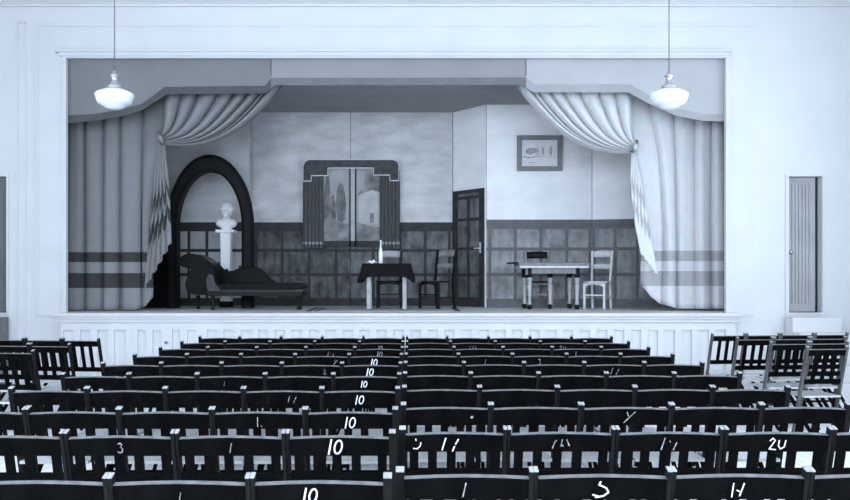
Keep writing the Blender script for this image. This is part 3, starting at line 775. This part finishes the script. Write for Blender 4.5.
for nm, w, a, b_ in (('Lm', WL, PW/2, PW/2), ('Le', WL, PW, PW/2), ('La', WL, PW/2, PW), ('Rm', WR, PW/2, PW/2), ('Ra', WR, PW, PW/2), ('Re', WR, PW/2, PW)):
    V[nm] = mk_chair(w, H0, RH, GP, LW, SL, .040, a, b_, .007)
# strokes of the painted numerals: polylines in a box 1 high
def ribbon(mb, pts, wd, place_fn):
    for (a, b_), (c, d2) in zip(pts, pts[1:]):
        A, B = Vector((a, b_)), Vector((c, d2)); d = (B-A)
        if d.length < 1e-6: continue
        d.normalize(); n = Vector((-d.y, d.x))*wd/2; A2, B2 = A - d*wd*.3, B + d*wd*.3
        q = [A2-n, B2-n, B2+n, A2+n]
        mb.hexa([place_fn(p, .0016) for p in q] + [place_fn(p, .0002) for p in q])
OV = lambda cx_, cy, rx, ry, sl=.18, n=16: [(cx_ + rx*math.cos(2*math.pi*k/n+1.2) + sl*ry*math.sin(2*math.pi*k/n+1.2), cy + ry*math.sin(2*math.pi*k/n+1.2)) for k in range(n+1)]
GL = {
 '10': [[(-.42, 0), (-.22, 1)], OV(.22, .5, .24, .46)],
 '3': [[(-.2, .9), (.0, 1), (.18, .85), (.02, .6), (.22, .4), (.15, .1), (-.1, 0), (-.25, .12)]],
 '1': [[(-.1, 0), (.1, 1)]],
 '1dot': [[(-.15, 0), (-.12, 1)], [(.2, .1), (.3, .02)]],
 '2': [[(-.2, .8), (0, 1), (.2, .8), (-.25, 0), (.25, .05)]],
 '20': [[(-.62, .78), (-.4, 1), (-.2, .8), (-.62, .08), (-.1, .02)], [(.12, .8), (.1, .35), (.3, .08), (.58, .25), (.66, .8)]],
 'hook': [[(-.35, .05), (.0, .0), (.3, .25), (.38, .65)], [(-.1, .85), (-.12, 1.05)]],
 '17': [[(-.5, 0), (-.22, 1)], [(.35, -.1), (.5, .3)], [(.6, .5), (.8, .9)]],
 '18': [[(-.75, .1), (-.55, .7), (-.4, .85)], [(.0, .3), (.1, .9)], [(.1, .45), (.2, .3)], [(.5, .9), (.75, .35)]],
 '19': [[(-.6, 0), (-.35, 1)], [(.1, .65), (.05, .75)], [(.4, .0), (.62, .6)]],
 'S': [[(-.1, 1), (-.18, .82), (.25, .62), (.4, .35), (.1, .12), (-.35, .05)], [(-.5, .2), (-.2, .1)]],
 'H': [[(-.5, -.1), (-.45, 1)], [(.1, 0), (.35, 1)], [(-.15, .45), (.05, .35)]],
 'dot': [OV(0, .5, .1, .11)],
 'y': [[(-.5, .0), (.45, 1)], [(-.25, .95), (-.12, .6)]],
}
def numeral(o, kind, dx, h, mat, wd=.12, zoff=0.0):
    z0 = H0 - RH/2 - h/2 + zoff
    def pf(p, out):
        z = z0 + p.y*h
        nn = Vector((0, -1, -RC)).normalized()
        return Vector((dx + p.x*h, (H0-z)*RC, z)) + nn*(.0112+out)
    mb = MB()
    for pl in GL[kind]: ribbon(mb, pl, wd, pf)
    mb.build('painted_numeral', mat, o)['label'] = 'hand-painted white numeral'
ORD = ['first', 'second', 'third', 'fourth', 'fifth']
ROW = ['nearest row', 'second row back', 'third row back', 'fourth row back', 'fifth row back', 'sixth row back', 'seventh row back', 'eighth row back', 'row second from stage', 'row closest to stage']
XLB, XRB = -.060, -.050
marks = {(1,'L',2): ('3', 0, .045, 1), (1,'L',1): ('1', 0, .042, 1), (2,'L',1): ('1dot', 0.0, .05, 1), (0,'L',1): ('1', 0, .03, 1), (4,'L',2): ('1', -.05, .03, 1),
         (1,'R',1): ('18', 0, .05, 1), (1,'R',2): ('19', 0, .055, 1), (1,'R',3): ('20', 0, .055, 0), (0,'R',0): ('1', 0, .05, 1), (0,'R',1): ('S', .0, .060, 0), (0,'R',2): ('H', 0, .046, 0),
         (2,'R',0): ('dot', .14, .045, 0), (2,'R',2): ('y', .02, .06, 1), (7,'R',3): ('1dot', 0, .05, 1), (8,'R',1): ('18', 0, .05, 1), (8,'R',3): ('20', .0, .05, 1), (6,'R',2): ('3', 0, .05, 1), (6,'R',1): ('1', 0, .04, 1),
         (5,'R',3): ('17', 0, .05, 1), (3,'L',1): ('17', .05, .04, 1), (7,'L',1): ('19', 0, .05, 1), (5,'L',1): ('2', .1, .04, 1), (6,'L',1): ('y', .12, .04, 1)}
num_h = {0: .052, 1: .066, 2: .058, 3: .055, 4: .045, 5: .058, 6: .060, 7: .056, 8: .05}
num_dx = {0: -.04, 1: -.027, 2: -.01, 3: -.01, 4: -.025, 5: -.02, 6: -.02, 7: 0, 8: -.02}
for r in range(10):
    for side in 'LR':
        Y = 2.975 + .8025*r + (.10*(1 - r/9) if side == 'R' else 0) + {(1,'L'): .055, (1,'R'): .06, (2,'L'): -.05, (2,'R'): .03}.get((r, side), 0)
        for k in range(5):
            W = WL if side == 'L' else WR
            pitch = W + (.0025 if r == 1 else 0)
            xc = XLB - pitch*(k+.5) if side == 'L' else XRB + pitch*(k+.5)
            pxl, pxr = VX + F*(xc-W/2)/Y, VX + F*(xc+W/2)/Y
            if pxr < 2 or pxl > 848: continue
            kind = side + ('a' if k == 0 else 'e' if k == 4 else 'm')
            jx, jr = random.uniform(-.004, .004), random.uniform(-.006, .006)
            sd = 'left' if side == 'L' else 'right'
            has10 = side == 'L' and k == 0 and r < 9
            what = 'numbered ten ' if has10 else 'numbered twenty ' if (r, side, k) == (1, 'R', 3) else 'with a worn three ' if (r, side, k) == (1, 'L', 2) else ''
            o = place(V[kind], 'assembly_chair', 'dark slatted chair %s%s %s of the centre gap, %s' % (what, ORD[k], sd, ROW[r]), xc, Y + jx, 0, 'rows of dark slatted assembly chairs')
            if has10: numeral(o, '10', num_dx[r], num_h[r], M['chalk'] if r < 7 else M['chalkfaint'], .11 if r < 4 else .15, .004 if r < 2 else -.003)
            if (r, side, k) in marks:
                kd, dx, h, faint = marks[(r, side, k)]
                numeral(o, kd, dx, h, M['chalkfaint'] if faint else M['chalk'], .085)
            if (r, side, k) == (1, 'R', 0):
                numeral(o, 'hook', -.16, .045, M['chalk'], .09); numeral(o, '17', -.02, .055, M['chalk'], .10)
# folding chairs of the two side blocks
SP = mk_chair(.430, .868, .056, .235, .045, (.25, .5, .75), .038, .022, .022, .0)
SPR = mk_chair(.430, .868, .056, .235, .045, (.25, .5, .75), .038, .022, .022, .0, pm='postlit')
def side_block(side, rows, th):
    nrow = len(rows)
    names = ['farthest', 'second farthest', 'third farthest', 'nearest'] if nrow == 4 else ['farthest', 'middle', 'nearest']
    for i, (pxe, Y, cnt) in enumerate(rows):
        X = PX(pxe, Y)
        for k in range(cnt):
            s = 1 if side == 'R' else -1
            xc = X + s*math.cos(th)*.434*(k+.5); yc = Y + math.sin(th)*.434*(k+.5)
            rz = th if side == 'R' else -th
            pos = 'nearest the middle seats' if k == 0 else ORD[k] + ' from the aisle'
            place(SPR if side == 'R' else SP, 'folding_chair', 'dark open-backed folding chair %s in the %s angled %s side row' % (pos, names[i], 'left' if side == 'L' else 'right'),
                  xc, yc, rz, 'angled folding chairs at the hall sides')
side_block('L', [(100, 9.55, 3), (71, 8.75, 2), (35, 7.95, 1)], math.radians(7))
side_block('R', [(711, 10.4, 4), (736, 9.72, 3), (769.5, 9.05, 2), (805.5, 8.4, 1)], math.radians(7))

# ------------------------------------------------------------------ light
def area(name, loc, rot, sx_, sy_, power, col=(.69, .82, 1.0), spread=180):
    l = bpy.data.lights.new(name, 'AREA'); l.shape = 'RECTANGLE'; l.size = sx_; l.size_y = sy_; l.energy = power; l.color = col; l.spread = math.radians(spread)
    o = bpy.data.objects.new(name, l); COL.objects.link(o); o.location = loc; o.rotation_euler = rot
    return o
for i, (a, b_) in enumerate(WIN):
    area('unseen_window_light', (XR+.25, (a+b_)/2, (WZ0+WZ1)/2), (0, math.radians(90), 0), WZ1-WZ0, b_-a, (260, 260, 170)[i])
for a, b_ in WINL:  # added left windows, fill for the right half of the stage
    area('unseen_window_light', (XL-.25, (a+b_)/2, (WZ0+WZ1)/2), (0, math.radians(-90), 0), WZ1-WZ0, b_-a, 230)
# added fill panel in front of the closed rear wall, behind the viewer
area('rear_fill', (-.5, YB+.05, 3.6), (math.radians(90), 0, 0), 9, 2.6, 1150)
wd = bpy.data.worlds.new('World'); sc.world = wd; wd.use_nodes = True
wd.node_tree.nodes['Background'].inputs[0].default_value = (.69, .82, 1, 1); wd.node_tree.nodes['Background'].inputs[1].default_value = .6

# ------------------------------------------------------------------ camera
cam = bpy.data.cameras.new('Camera'); co = bpy.data.objects.new('Camera', cam); COL.objects.link(co)
co.location = (0, 0, EYE); co.rotation_euler = (math.radians(90), 0, 0)
cam.sensor_fit = 'HORIZONTAL'; cam.sensor_width = 36; cam.lens = F*36/850
cam.shift_x = (425-VX)/850; cam.shift_y = (VY-250)/850
cam.clip_end = 100
sc.camera = co
sc.view_settings.view_transform = 'Standard'; sc.view_settings.look = 'None'; sc.view_settings.gamma = 1
sc.view_settings.use_curve_mapping = False
sc.view_settings.exposure = 0.0
